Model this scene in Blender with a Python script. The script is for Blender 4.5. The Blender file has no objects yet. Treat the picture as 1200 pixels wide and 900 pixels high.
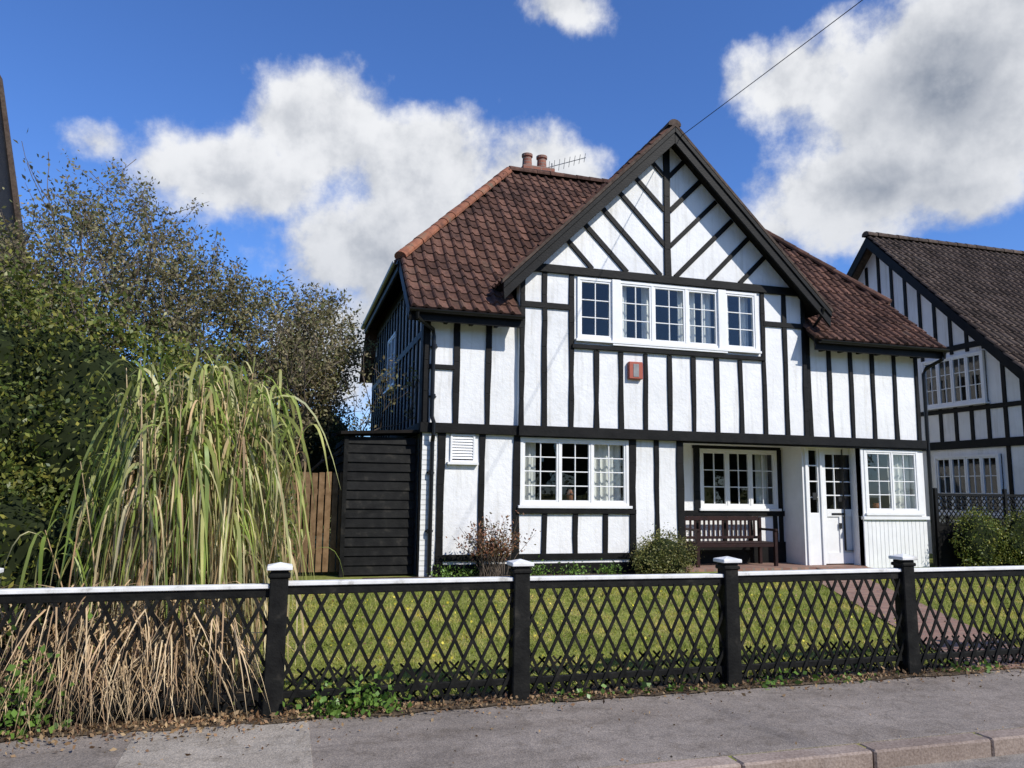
import bpy, bmesh, math, random
import numpy as np
from mathutils import Vector, Matrix
random.seed(7); rng=np.random.default_rng(11)
S=bpy.context.scene
C=S.collection
S.view_settings.view_transform='Standard'
try: S.view_settings.look='None'
except Exception: pass
S.view_settings.exposure=0

# ------------------------------------------------------------------ materials
def nt(name):
    m=bpy.data.materials.new(name); m.use_nodes=True
    n=m.node_tree.nodes; l=m.node_tree.links
    return m,n,l,n['Principled BSDF']
def setv(node,key,val):
    if key in node.inputs: node.inputs[key].default_value=val
def ramp(n,l,src,stops):
    r=n.new('ShaderNodeValToRGB'); l.new(src,r.inputs[0])
    e=r.color_ramp.elements
    while len(e)<len(stops): e.new(0.5)
    for i,(p,c) in enumerate(stops):
        e[i].position=p; e[i].color=(*c,1)
    return r.outputs[0]
def noise(n,l,scale,detail=6,rough=.6,vec=None,dist=0):
    t=n.new('ShaderNodeTexNoise'); t.inputs['Scale'].default_value=scale
    t.inputs['Detail'].default_value=detail; t.inputs['Roughness'].default_value=rough
    t.inputs['Distortion'].default_value=dist
    if vec is None:
        g=n.new('ShaderNodeNewGeometry'); vec=g.outputs['Position']
    l.new(vec,t.inputs['Vector']); return t.outputs[0]
def mixc(n,l,f,a,b,mode='MIX'):
    m=n.new('ShaderNodeMix'); m.data_type='RGBA'; m.blend_type=mode
    for k,v in ((0,f),(6,a),(7,b)):
        if hasattr(v,'links') or hasattr(v,'is_linked'): l.new(v,m.inputs[k])
        elif k==0: m.inputs[0].default_value=v
        else: m.inputs[k].default_value=(*v,1)
    return m.outputs[2]
def bump(n,l,b,h,strength,dist=.02):
    k=n.new('ShaderNodeBump'); k.inputs['Strength'].default_value=strength; k.inputs['Distance'].default_value=dist
    l.new(h,k.inputs['Height']); l.new(k.outputs[0],b.inputs['Normal'])
def basic(name,stops,scale=3,rough=.8,bs=30,bst=.4,bd=.01,spec=.3,detail=3,island=0.0,fine=None):
    m,n,l,b=nt(name)
    c=ramp(n,l,noise(n,l,scale,detail),stops)
    if fine:
        c=mixc(n,l,fine[1],c,ramp(n,l,noise(n,l,fine[0],3),[(.35,fine[2]),(.65,fine[3])]))
    if island:
        g=n.new('ShaderNodeNewGeometry')
        v=ramp(n,l,g.outputs['Random Per Island'],[(0,(1-island,)*3),(1,(1+0*island,)*3)])
        c=mixc(n,l,1.0,c,v,'MULTIPLY')
    l.new(c,b.inputs['Base Color']); setv(b,'Roughness',rough); setv(b,'Specular IOR Level',spec)
    if bst>0: bump(n,l,b,noise(n,l,bs,2),bst,bd)
    return m
def foliage(name,cols,trans=.3,rough=.55,big=1.2):
    m,n,l,b=nt(name); n.remove(b)
    g=n.new('ShaderNodeNewGeometry')
    st=[(i/(len(cols)-1) if len(cols)>1 else 0,c) for i,c in enumerate(cols)]
    c=ramp(n,l,g.outputs['Random Per Island'],st)
    v=ramp(n,l,noise(n,l,big,1),[(.35,(.6,.6,.55)),(.65,(1.15,1.15,1.1))])
    c=mixc(n,l,1.0,c,v,'MULTIPLY')
    d=n.new('ShaderNodeBsdfDiffuse'); l.new(c,d.inputs[0])
    gl=n.new('ShaderNodeBsdfGlossy'); gl.inputs['Roughness'].default_value=rough; gl.inputs[0].default_value=(.9,.95,1,1)
    m1=n.new('ShaderNodeMixShader'); m1.inputs[0].default_value=.03; l.new(d.outputs[0],m1.inputs[1]); l.new(gl.outputs[0],m1.inputs[2])
    t=n.new('ShaderNodeBsdfTranslucent'); l.new(c,t.inputs[0])
    mx=n.new('ShaderNodeMixShader'); mx.inputs[0].default_value=trans
    l.new(m1.outputs[0],mx.inputs[1]); l.new(t.outputs[0],mx.inputs[2])
    l.new(mx.outputs[0],n['Material Output'].inputs[0]); return m

def render_white(name):
    m,n,l,b=nt(name)
    c=ramp(n,l,noise(n,l,1.3,4,.65),[(.3,(.70,.70,.69)),(.62,(.80,.80,.795))])
    g=n.new('ShaderNodeNewGeometry'); mp=n.new('ShaderNodeMapping'); mp.inputs['Scale'].default_value=(9,9,.7)
    l.new(g.outputs['Position'],mp.inputs[0])
    s=ramp(n,l,noise(n,l,1.0,3,.7,mp.outputs[0]),[(.28,(.76,.745,.71)),(.48,(1,1,1))])
    c=mixc(n,l,.7,c,s,'MULTIPLY')
    l.new(c,b.inputs['Base Color']); setv(b,'Roughness',.8); setv(b,'Specular IOR Level',.2)
    bump(n,l,b,noise(n,l,9,4,.72),.5,.022); return m
M={}
M['render']=render_white('white_render')
M['paint']=basic('white_paint',[(.3,(.73,.73,.72)),(.7,(.81,.81,.80))],4,.4,bst=0)
M['fpaint']=basic('weathered_white_paint',[(.30,(.42,.41,.38)),(.42,(.66,.66,.64)),(.7,(.79,.79,.78))],9,.6,60,.2,.004,.2,detail=5)
M['black']=basic('black_timber',[(.3,(.004,.004,.004)),(.7,(.011,.0105,.010))],5,.55,35,.5,.006,.16)
M['blackf']=basic('black_fence_paint',[(.35,(.005,.005,.005)),(.58,(.012,.012,.011)),(.8,(.045,.040,.033))],7,.65,45,.5,.006,.15,island=.3)
M['tile']=basic('roof_tile',[(.25,(.036,.022,.018)),(.43,(.105,.052,.038)),(.6,(.17,.080,.054)),(.8,(.13,.105,.075))],1.7,.85,40,.4,.008,.12,island=.55,fine=(14,.32,(.035,.028,.024),(.21,.13,.10)),detail=5)
M['tile2']=basic('roof_tile_grey',[(.25,(.03,.024,.02)),(.5,(.10,.07,.055)),(.8,(.15,.12,.095))],1.7,.85,40,.4,.008,.12,island=.5,fine=(14,.35,(.04,.03,.024),(.19,.145,.115)),detail=5)
M['ridge']=basic('terracotta_ridge',[(.3,(.14,.065,.045)),(.55,(.34,.135,.075)),(.75,(.20,.15,.10))],4,.8,40,.5,.01,.2,island=.35)
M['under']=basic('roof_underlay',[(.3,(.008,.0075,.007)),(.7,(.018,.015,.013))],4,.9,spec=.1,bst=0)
M['gutter']=basic('black_gutter_plastic',[(.3,(.007,.007,.007)),(.7,(.012,.012,.012))],4,.35,bst=0,spec=.3)
M['lead']=basic('grey_metal',[(.3,(.15,.15,.15)),(.7,(.3,.3,.3))],4,.5,bst=0)
M['curtain']=basic('curtain_cloth',[(.3,(.70,.69,.66)),(.7,(.80,.79,.76))],6,.9,bst=0)
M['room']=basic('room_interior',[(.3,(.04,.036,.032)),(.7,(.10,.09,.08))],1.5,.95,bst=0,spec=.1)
M['soil']=basic('soil',[(.3,(.05,.036,.025)),(.7,(.14,.105,.07))],6,.95,25,1.0,.03,.1)
M['wood']=basic('bench_wood',[(.3,(.014,.006,.006)),(.7,(.032,.012,.010))],8,.5,40,.3,.004,.25)
M['gate']=basic('gate_wood',[(.3,(.13,.075,.035)),(.7,(.27,.17,.09))],8,.75,40,.4,.006,.2,island=.35)
M['brass']=basic('black_iron',[(.3,(.02,.02,.02)),(.7,(.04,.04,.04))],8,.4,bst=0)
M['bark']=basic('bark',[(.3,(.08,.065,.05)),(.7,(.19,.15,.12))],10,.9,bst=0,spec=.1)
M['straw']=foliage('dry_cane_straw',[(.30,.18,.10),(.55,.38,.22),(.70,.54,.34),(.42,.28,.16)],.15,.6,3)
M['strawleaf']=foliage('dry_cane_leaf',[(.45,.33,.17),(.66,.54,.32),(.74,.66,.42),(.50,.47,.22)],.3,.6,3)
M['cane']=foliage('cane_leaf',[(.16,.24,.04),(.30,.37,.09),(.52,.51,.19),(.22,.31,.06),(.66,.60,.32)],.35,.45,3)
M['hedge']=foliage('hedge_leaf',[(.05,.08,.016),(.11,.15,.028),(.21,.22,.045),(.06,.09,.018),(.36,.33,.07)],.25,.45)
M['tree']=foliage('tree_leaf',[(.16,.15,.06),(.27,.21,.12),(.18,.20,.07),(.34,.28,.17),(.13,.16,.05)],.35,.6)
M['dark']=foliage('dark_leaf',[(.02,.035,.012),(.05,.075,.022),(.03,.05,.015)],.2,.6)
M['shrub']=foliage('shrub_leaf',[(.16,.18,.05),(.28,.26,.08),(.11,.15,.04),(.34,.28,.12)],.25,.5)
M['dryshrub']=foliage('dry_shrub_leaf',[(.20,.07,.045),(.32,.15,.08),(.14,.08,.05),(.16,.14,.05)],.2,.6)
M['ivy']=foliage('ivy_leaf',[(.10,.19,.03),(.18,.30,.06),(.07,.13,.025)],.25,.4)
M['dead']=foliage('dead_leaf',[(.14,.07,.035),(.28,.16,.08),(.38,.26,.14),(.10,.06,.03)],.1,.7)
def m_blade():
    m,n,l,b=nt('grass_blade'); n.remove(b)
    g=n.new('ShaderNodeNewGeometry')
    c=ramp(n,l,g.outputs['Random Per Island'],[(0,(.20,.25,.045)),(.4,(.31,.36,.07)),(.7,(.42,.44,.12)),(1,(.55,.48,.22))])
    v=ramp(n,l,noise(n,l,1.6,5,.7),[(.32,(.50,.58,.42)),(.5,(.9,.90,.85)),(.66,(1.4,1.15,1.0))])
    c=mixc(n,l,1.0,c,v,'MULTIPLY')
    d=n.new('ShaderNodeBsdfDiffuse'); l.new(c,d.inputs[0]); t=n.new('ShaderNodeBsdfTranslucent'); l.new(c,t.inputs[0])
    mx=n.new('ShaderNodeMixShader'); mx.inputs[0].default_value=.3; l.new(d.outputs[0],mx.inputs[1]); l.new(t.outputs[0],mx.inputs[2])
    l.new(mx.outputs[0],n['Material Output'].inputs[0]); return m
M['blade']=m_blade()
M['flower']=foliage('yellow_flower',[(.7,.6,.05),(.8,.7,.12)],.2,.5)
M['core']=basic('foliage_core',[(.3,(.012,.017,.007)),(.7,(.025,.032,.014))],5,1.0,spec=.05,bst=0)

def m_ground():
    m,n,l,b=nt('lawn_ground')
    c=ramp(n,l,noise(n,l,1.6,5,.7),[(.3,(.09,.11,.026)),(.5,(.18,.21,.045)),(.68,(.32,.27,.11))])
    c=mixc(n,l,.4,c,ramp(n,l,noise(n,l,22,3,.7),[(.35,(.07,.07,.025)),(.65,(.32,.32,.10))]))
    l.new(c,b.inputs['Base Color']); setv(b,'Roughness',.95); setv(b,'Specular IOR Level',.05)
    return m
M['ground']=m_ground()
def m_asphalt(name,lo,hi,tint,crack=.35):
    m,n,l,b=nt(name)
    c=ramp(n,l,noise(n,l,1.4,5,.68),[(.3,tuple(lo*t for t in tint)),(.7,tuple(hi*t for t in tint))])
    v=n.new('ShaderNodeTexVoronoi'); v.inputs['Scale'].default_value=130
    g=n.new('ShaderNodeNewGeometry'); l.new(g.outputs['Position'],v.inputs['Vector'])
    sp=ramp(n,l,v.outputs['Color'],[(.15,(.6,.6,.6)),(.6,(1,1,1)),(.95,(1.45,1.4,1.3))])
    c=mixc(n,l,.75,c,sp,'MULTIPLY')
    c=mixc(n,l,.55,c,ramp(n,l,noise(n,l,6,5,.75,dist=.6),[(.38,(.62,.59,.55)),(.5,(1,1,1)),(.7,(1.12,1.09,1.05))]),'MULTIPLY')
    mp=n.new('ShaderNodeMapping'); mp.inputs['Scale'].default_value=(.35,1.6,1); l.new(g.outputs['Position'],mp.inputs[0])
    c=mixc(n,l,.6,c,ramp(n,l,noise(n,l,1.5,3,.6,mp.outputs[0]),[(.36,(.72,.70,.68)),(.55,(1,1,1))]),'MULTIPLY')
    v2=n.new('ShaderNodeTexVoronoi'); v2.feature='DISTANCE_TO_EDGE'; v2.inputs['Scale'].default_value=.33
    nz=n.new('ShaderNodeTexNoise'); nz.inputs['Scale'].default_value=3; nz.inputs['Detail'].default_value=3
    l.new(g.outputs['Position'],nz.inputs['Vector'])
    va=n.new('ShaderNodeVectorMath'); va.operation='MULTIPLY_ADD'; va.inputs[1].default_value=(.5,.5,0)
    l.new(nz.outputs['Color'],va.inputs[0]); l.new(g.outputs['Position'],va.inputs[2]); l.new(va.outputs[0],v2.inputs['Vector'])
    cr=ramp(n,l,v2.outputs['Distance'],[(.0,(.35,.33,.3)),(.0035,(1,1,1))])
    c=mixc(n,l,crack,c,cr,'MULTIPLY')
    l.new(c,b.inputs['Base Color']); setv(b,'Roughness',.9); setv(b,'Specular IOR Level',.2)
    bump(n,l,b,v.outputs['Distance'],.5,.004); return m
M['pave']=m_asphalt('pavement_asphalt',.17,.26,(1.14,.99,.87))
M['road']=m_asphalt('road_asphalt',.20,.30,(1.08,.98,.88))
M['conc']=m_asphalt('pavement_concrete',.25,.35,(1.12,1.0,.86),.2)
M['kerb']=basic('kerb_stone',[(.3,(.22,.16,.13)),(.7,(.38,.30,.25))],3,.85,60,.5,.006,.2,island=.3,fine=(60,.4,(.14,.11,.09),(.46,.38,.33)))
def m_brick(name,c1,c2,mortar,sx,rot=0,bs=.6):
    m,n,l,b=nt(name)
    g=n.new('ShaderNodeNewGeometry'); mp=n.new('ShaderNodeMapping'); l.new(g.outputs['Position'],mp.inputs[0])
    mp.inputs['Rotation'].default_value=rot if rot else (0,0,0)
    t=n.new('ShaderNodeTexBrick'); l.new(mp.outputs[0],t.inputs['Vector'])
    t.inputs['Color1'].default_value=(*c1,1); t.inputs['Color2'].default_value=(*c2,1); t.inputs['Mortar'].default_value=(*mortar,1)
    t.inputs['Scale'].default_value=sx; t.inputs['Mortar Size'].default_value=.018; t.inputs['Brick Width'].default_value=.5; t.inputs['Row Height'].default_value=.17
    l.new(t.outputs['Color'],b.inputs['Base Color']); setv(b,'Roughness',.85)
    k=n.new('ShaderNodeBump'); k.inputs['Strength'].default_value=bs; k.inputs['Distance'].default_value=.012; k.invert=True
    l.new(t.outputs['Fac'],k.inputs['Height']); l.new(k.outputs[0],b.inputs['Normal']); return m
M['wbrick']=m_brick('white_painted_brick',(.74,.74,.72),(.80,.80,.78),(.60,.60,.57),2.2,(math.radians(90),0,0),1.0)
M['pathbrick']=m_brick('path_brick',(.20,.10,.075),(.30,.17,.12),(.18,.15,.12),2.2,(0,0,.42))
M['stackbrick']=m_brick('chimney_brick',(.20,.07,.045),(.28,.11,.07),(.2,.17,.14),2.2,(math.radians(90),0,0))
def m_glass():
    m,n,l,b=nt('window_glass'); n.remove(b)
    t=n.new('ShaderNodeBsdfTransparent'); t.inputs[0].default_value=(.88,.91,.89,1)
    gl=n.new('ShaderNodeBsdfGlossy'); gl.inputs['Roughness'].default_value=.01
    lw=n.new('ShaderNodeLayerWeight'); lw.inputs['Blend'].default_value=.5
    mr=n.new('ShaderNodeMapRange'); l.new(lw.outputs['Facing'],mr.inputs[0]); mr.inputs[1].default_value=0;mr.inputs[2].default_value=1;mr.inputs[3].default_value=.04;mr.inputs[4].default_value=.24
    mx=n.new('ShaderNodeMixShader'); l.new(mr.outputs[0],mx.inputs[0]); l.new(t.outputs[0],mx.inputs[1]); l.new(gl.outputs[0],mx.inputs[2])
    l.new(mx.outputs[0],n['Material Output'].inputs[0]); return m
M['glass']=m_glass()
m,n,l,b=nt('alarm_red'); b.inputs['Base Color'].default_value=(.34,.075,.04,1); setv(b,'Roughness',.45); M['red']=m

# ------------------------------------------------------------------ builders
def empty(name,loc=(0,0,0)):
    o=bpy.data.objects.new(name,None); o.empty_display_size=.2; C.objects.link(o); o.location=loc; return o
FR={'f':(Vector((0,12,0)),Vector((1,0,0)),Vector((0,-1,0)))}
class MB:
    def __init__(s,frame=None):
        s.v=[];s.f=[];s.fr=frame
    def T(s,u,n,z):
        if s.fr is None: return (u,n,z)
        O,U,N=s.fr; p=O+U*u+N*n; return (p.x,p.y,p.z+z)
    def add(s,pts,faces):
        k=len(s.v); s.v+= [s.T(*p) for p in pts]; s.f+=[tuple(i+k for i in f) for f in faces]
    def box(s,a0,a1,b0,b1,c0,c1):
        s.add([(a0,b0,c0),(a1,b0,c0),(a1,b1,c0),(a0,b1,c0),(a0,b0,c1),(a1,b0,c1),(a1,b1,c1),(a0,b1,c1)],
              [(3,2,1,0),(4,5,6,7),(0,1,5,4),(1,2,6,5),(2,3,7,6),(3,0,4,7)])
    def ext(s,poly,n0,n1):
        k=len(poly); pts=[(u,n0,z) for u,z in poly]+[(u,n1,z) for u,z in poly]
        fs=[tuple(range(k)),tuple(range(2*k-1,k-1,-1))]+[(i,(i+1)%k,k+(i+1)%k,k+i) for i in range(k)]
        s.add(pts,fs)
    def bar(s,p,q,w,n0,n1):
        d=Vector((q[0]-p[0],q[1]-p[1])); d.normalize(); o=Vector((-d.y,d.x))*w/2
        s.ext([(p[0]+o.x,p[1]+o.y),(q[0]+o.x,q[1]+o.y),(q[0]-o.x,q[1]-o.y),(p[0]-o.x,p[1]-o.y)],n0,n1)
    def tube(s,pts,rs,sides=6,cap=True):
        pts=[Vector(p) for p in pts]; k0=len(s.v); nn=len(pts)
        for i,p in enumerate(pts):
            d=(pts[min(i+1,nn-1)]-pts[max(i-1,0)]); d.normalize()
            a=d.cross(Vector((0,0,1)) if abs(d.z)<.9 else Vector((1,0,0))); a.normalize(); b=d.cross(a)
            r=rs[i] if hasattr(rs,'__len__') else rs
            for j in range(sides):
                t=2*math.pi*j/sides; q=p+a*math.cos(t)*r+b*math.sin(t)*r; s.v.append((q.x,q.y,q.z))
        for i in range(nn-1):
            for j in range(sides):
                s.f.append((k0+i*sides+j,k0+i*sides+(j+1)%sides,k0+(i+1)*sides+(j+1)%sides,k0+(i+1)*sides+j))
        if cap:
            s.f.append(tuple(range(k0+sides-1,k0-1,-1))); s.f.append(tuple(k0+(nn-1)*sides+j for j in range(sides)))
    def quad(s,*p): s.add(p,[tuple(range(len(p)))])
    def obj(s,name,mat,parent=None,bev=0,smooth=False,recalc=True):
        me=bpy.data.meshes.new(name); me.from_pydata(s.v,[],s.f)
        if recalc:
            bm=bmesh.new(); bm.from_mesh(me); bmesh.ops.recalc_face_normals(bm,faces=bm.faces); bm.to_mesh(me); bm.free()
        if smooth: me.polygons.foreach_set('use_smooth',[True]*len(me.polygons))
        me.materials.append(M[mat] if isinstance(mat,str) else mat)
        o=bpy.data.objects.new(name,me); C.objects.link(o)
        if parent: o.parent=parent
        if bev:
            b=o.modifiers.new('bevel','BEVEL'); b.width=bev; b.segments=1; b.limit_method='ANGLE'
        return o
def npmesh(name,V,F,mat,parent=None,smooth=False):
    me=bpy.data.meshes.new(name); k=F.shape[1]
    me.vertices.add(len(V)); me.vertices.foreach_set('co',V.astype(np.float32).ravel())
    me.loops.add(F.size); me.loops.foreach_set('vertex_index',F.astype(np.int32).ravel())
    me.polygons.add(len(F)); me.polygons.foreach_set('loop_start',np.arange(0,F.size,k,dtype=np.int32))
    me.polygons.foreach_set('loop_total',np.full(len(F),k,dtype=np.int32))
    me.update(calc_edges=True); me.materials.append(M[mat])
    o=bpy.data.objects.new(name,me); C.objects.link(o)
    if parent: o.parent=parent
    return o
def leaves(name,P,size,mat,parent=None,aspect=.5,droop=0,up=0):
    n=len(P); d=rng.normal(size=(n,3)); d[:,2]-=droop; d/=np.linalg.norm(d,axis=1)[:,None]
    e=rng.normal(size=(n,3)); e=np.cross(d,e); e/=np.linalg.norm(e,axis=1)[:,None]
    s=(size*rng.uniform(.6,1.4,n))[:,None]
    nn=np.cross(d,e)
    a=P; b=P+d*s*.5+e*s*aspect*.5+nn*s*.08; c=P+d*s; f=P+d*s*.5-e*s*aspect*.5+nn*s*.08
    V=np.stack([a,b,c,f],1).reshape(-1,3); F=np.arange(4*n).reshape(n,4)
    return npmesh(name,V,F,mat,parent)
def ribbons(name,paths,widths,mat,parent=None):
    n,k,_=paths.shape
    d=paths[:,-1]-paths[:,0]; sd=np.cross(d,rng.normal(size=(n,3))*.35+np.array([0,0,1.])); sd/=np.linalg.norm(sd,axis=1)[:,None]+1e-9
    tap=np.sin(np.linspace(.35,np.pi*.985,k))[None,:,None]
    off=sd[:,None,:]*tap*(widths[:,None,None]*.5)
    V=np.stack([paths-off,paths+off],2).reshape(-1,3)
    i=np.arange(k-1)*2; q=np.stack([i,i+1,i+3,i+2],1)
    F=(q[None]+(np.arange(n)*2*k)[:,None,None]).reshape(-1,4)
    return npmesh(name,V,F,mat,parent)

# ------------------------------------------------------------------ ground
def gz(x,y):
    if y<4.2: return -.12
    if y<5.85: return 0.0
    if y<11.2: return .22*(y-5.85)/5.35
    return .22
def gzn(y): return np.clip(.22*(y-5.85)/5.35,0,.22)
xs=[-400,-120,-40,-15,-8]+[i*.8 for i in range(-9,26)]+[25,40,120,400]
ys=[-400,-100,-30,-8,0,4.19,4.2,5,5.85]+[5.85+i*.535 for i in range(1,11)]+[11.7,13,16,20,30,60,150,500]
g=MB()
for y in ys:
    for x in xs: g.v.append((x,y,gz(x,y)))
W=len(xs)
for j in range(len(ys)-1):
    for i in range(W-1): g.f.append((j*W+i,j*W+i+1,(j+1)*W+i+1,(j+1)*W+i))
g.obj('ground','ground')
r=MB(); r.box(-200,200,-3.2,4.12,-.3,-.1); r.obj('road','road')
p=MB(); p.box(-200,200,4.275,5.66,-.2,.006); p.obj('pavement','pave')
p=MB(); p.box(-.82,.235,4.275,5.655,-.2,.0105); p.obj('pavement_slab','conc',bev=.003)
p=MB(); p.box(-200,200,-5,-3.35,-.3,.02); p.obj('pavement','pave')
k=MB(); x=-12.0
while x<16:
    k.box(x,x+.905,4.12+random.uniform(-.003,.003),4.27,-.3,.008+random.uniform(-.003,.003)); x+=.914
k.obj('kerb','kerb',bev=.012)
k=MB(); x=-12.0
while x<16: k.box(x,x+.905,-3.34,-3.21,-.3,.02); x+=.914
k.obj('kerb','kerb',bev=.012)
s=MB(); s.quad((1.2,11.25,.227),(6.55,11.2,.227),(6.55,12.0,.227),(1.2,12.0,.227))
xx=-6.0; edge=[]
while xx<16: edge.append((xx,5.62-.05*random.random()-(.05 if xx<1.2 else 0)*random.random())); xx+=.11
for (xa,ya),(xb,yb) in zip(edge[:-1],edge[1:]):
    if 5.95<xa<7.0: continue
    s.quad((xa,ya,.0145),(xb,yb,.0145),(xb,5.95,.022),(xa,5.95,.022))
s.quad((-5,5.96,.026),(-.1,5.96,.026),(-.2,9.6,.20),(-5,9.6,.20))
s.obj('flower_bed','soil')
PA=[(6.45,5.66),(7.25,7.47),(8.55,10.4),(9.75,12.3)]
pb=MB()
L=[];R=[]
for i,(x,y) in enumerate(PA):
    w=.5; L.append((x-w,y,gz(x,y)+.012 if y>5.9 else .012)); R.append((x+w,y,gz(x,y)+.012 if y>5.9 else .012))
for i in range(3): pb.quad(L[i],R[i],R[i+1],L[i+1])
pb.obj('brick_path','pathbrick')
def pathd(X,Y): 
    cx=np.interp(Y,[q[1] for q in PA],[q[0] for q in PA]); return np.abs(X-cx)
N=130000
X=rng.uniform(-1.2,15,N); Y=5.9+(rng.uniform(0,1,N)**1.25)*5.4
k_=(pathd(X,Y)>.5+rng.uniform(-.03,.03,N))&~((X<-.15)&(Y<9.6)); X=X[k_];Y=Y[k_];N=len(X)
pat=np.sin(X*1.7+np.sin(Y*1.3)*2)+np.sin(Y*2.3+X*.9)
h=rng.uniform(.016,.045,N)*(1+.25*pat/2); Z=gzn(Y)
a=rng.uniform(0,6.28,N); w=rng.uniform(.005,.010,N)+Y*.0004; lean=rng.normal(size=(N,2))*.024
b0=np.stack([X-np.cos(a)*w/2,Y-np.sin(a)*w/2,Z],1);b1=np.stack([X+np.cos(a)*w/2,Y+np.sin(a)*w/2,Z],1);t=np.stack([X+lean[:,0],Y+lean[:,1],Z+h],1)
npmesh('lawn_grass',np.stack([b0,b1,t],1).reshape(-1,3),np.arange(3*N).reshape(N,3),'blade')
n=420; X=rng.uniform(.5,7,n);Y=rng.uniform(6.3,11,n);P=np.stack([X,Y,gzn(Y)+.04],1)
leaves('lawn_dandelions',P,.026,'flower',aspect=1)
n=900; X=rng.uniform(.0,12,n);Y=rng.uniform(5.95,11.2,n);P=np.stack([X,Y,gzn(Y)+.04],1)
leaves('lawn_fallen_leaves',P,.03,'dead',aspect=.6)

# ------------------------------------------------------------------ generic building parts
def wall(fr,u0,u1,z0,z1,n0,n1,ops,name,mat,par):
    m=MB(fr); us=sorted({u0,u1}|{o[i] for o in ops for i in(0,1)}); zs=sorted({z0,z1}|{o[i] for o in ops for i in(2,3)})
    for i in range(len(us)-1):
        for j in range(len(zs)-1):
            cu=(us[i]+us[i+1])/2; cz=(zs[j]+zs[j+1])/2
            if any(o[0]<cu<o[1] and o[2]<cz<o[3] for o in ops): continue
            m.box(us[i],us[i+1],n0,n1,zs[j],zs[j+1])
    bm_o=m.obj(name,mat,par,recalc=True); return bm_o
def window(par,fr,u0,u1,z0,z1,n,sashes,cols,rows,curt=(),room=True,name='window',depth=1.8,fw=.05,sill=True):
    f=MB(fr); gl=MB(fr); cu=MB(fr)
    f.box(u0,u0+fw,n-.1,n,z0,z1); f.box(u1-fw,u1,n-.1,n,z0,z1)
    f.box(u0+fw,u1-fw,n-.1,n-.001,z1-fw,z1); f.box(u0+fw,u1-fw,n-.1,n-.001,z0,z0+fw)
    prev=None
    for a,b in sashes:
        if prev is not None: f.box(prev,a,n-.1,n-.003,z0+fw,z1-fw)
        prev=b
        sw=.034; zz0,zz1=z0+fw,z1-fw
        f.box(a,a+sw,n-.06,n-.012,zz0,zz1); f.box(b-sw,b,n-.06,n-.012,zz0,zz1)
        f.box(a+sw,b-sw,n-.06,n-.013,zz1-sw,zz1); f.box(a+sw,b-sw,n-.06,n-.013,zz0,zz0+sw)
        ia,ib,iz0,iz1=a+sw,b-sw,zz0+sw,zz1-sw
        for i in range(1,cols):
            c=ia+(ib-ia)*i/cols; f.box(c-.009,c+.009,n-.052,n-.022,iz0,iz1)
        for j in range(1,rows):
            c=iz0+(iz1-iz0)*j/rows; f.box(ia,ib,n-.050,n-.024,c-.009,c+.009)
        for i in range(cols):
            for j in range(rows):
                a0=ia+(ib-ia)*i/cols;a1=ia+(ib-ia)*(i+1)/cols;c0=iz0+(iz1-iz0)*j/rows;c1=iz0+(iz1-iz0)*(j+1)/rows
                t=[random.uniform(-.0025,.0025) for _ in range(3)]
                gl.quad((a0,n-.037+t[0],c0),(a1,n-.037+t[1],c0),(a1,n-.037+t[1]+t[2],c1),(a0,n-.037+t[0]+t[2],c1))
    if sill: f.box(u0-.04,u1+.04,n-.08,n+.05,z0-.045,z0-.001)
    f.obj(name+'_frame','paint',par,bev=.003)
    gl.obj(name+'_glass','glass',par,recalc=False)
    for a,b in curt:
        k=max(8,int((b-a)/.012)); ph=random.uniform(0,6)
        for i in range(k):
            q0=a+(b-a)*i/k;q1=a+(b-a)*(i+1)/k
            g0=n-.2+.022*math.sin(q0*52+ph)+.01*math.sin(q0*23);g1=n-.2+.022*math.sin(q1*52+ph)+.01*math.sin(q1*23)
            cu.quad((q0,g0,z0+.01),(q1,g1,z0+.01),(q1,g1,z1-.01),(q0,g0,z1-.01))
    if curt: cu.obj(name+'_curtain','curtain',par,recalc=False)
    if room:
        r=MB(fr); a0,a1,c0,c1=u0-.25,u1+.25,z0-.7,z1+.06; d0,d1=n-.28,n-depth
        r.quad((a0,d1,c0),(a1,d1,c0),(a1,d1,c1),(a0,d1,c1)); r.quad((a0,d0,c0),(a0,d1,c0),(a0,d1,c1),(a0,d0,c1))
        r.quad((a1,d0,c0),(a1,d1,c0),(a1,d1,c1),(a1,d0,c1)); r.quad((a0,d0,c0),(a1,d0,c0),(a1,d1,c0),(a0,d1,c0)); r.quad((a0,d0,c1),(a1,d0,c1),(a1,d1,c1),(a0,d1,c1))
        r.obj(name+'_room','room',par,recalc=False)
def inside(poly,x,y):
    c=False;n=len(poly)
    for i in range(n):
        x1,y1=poly[i];x2,y2=poly[i-1]
        if (y1>y)!=(y2>y) and x<(x2-x1)*(y-y1)/(y2-y1)+x1: c=not c
    return c
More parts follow.
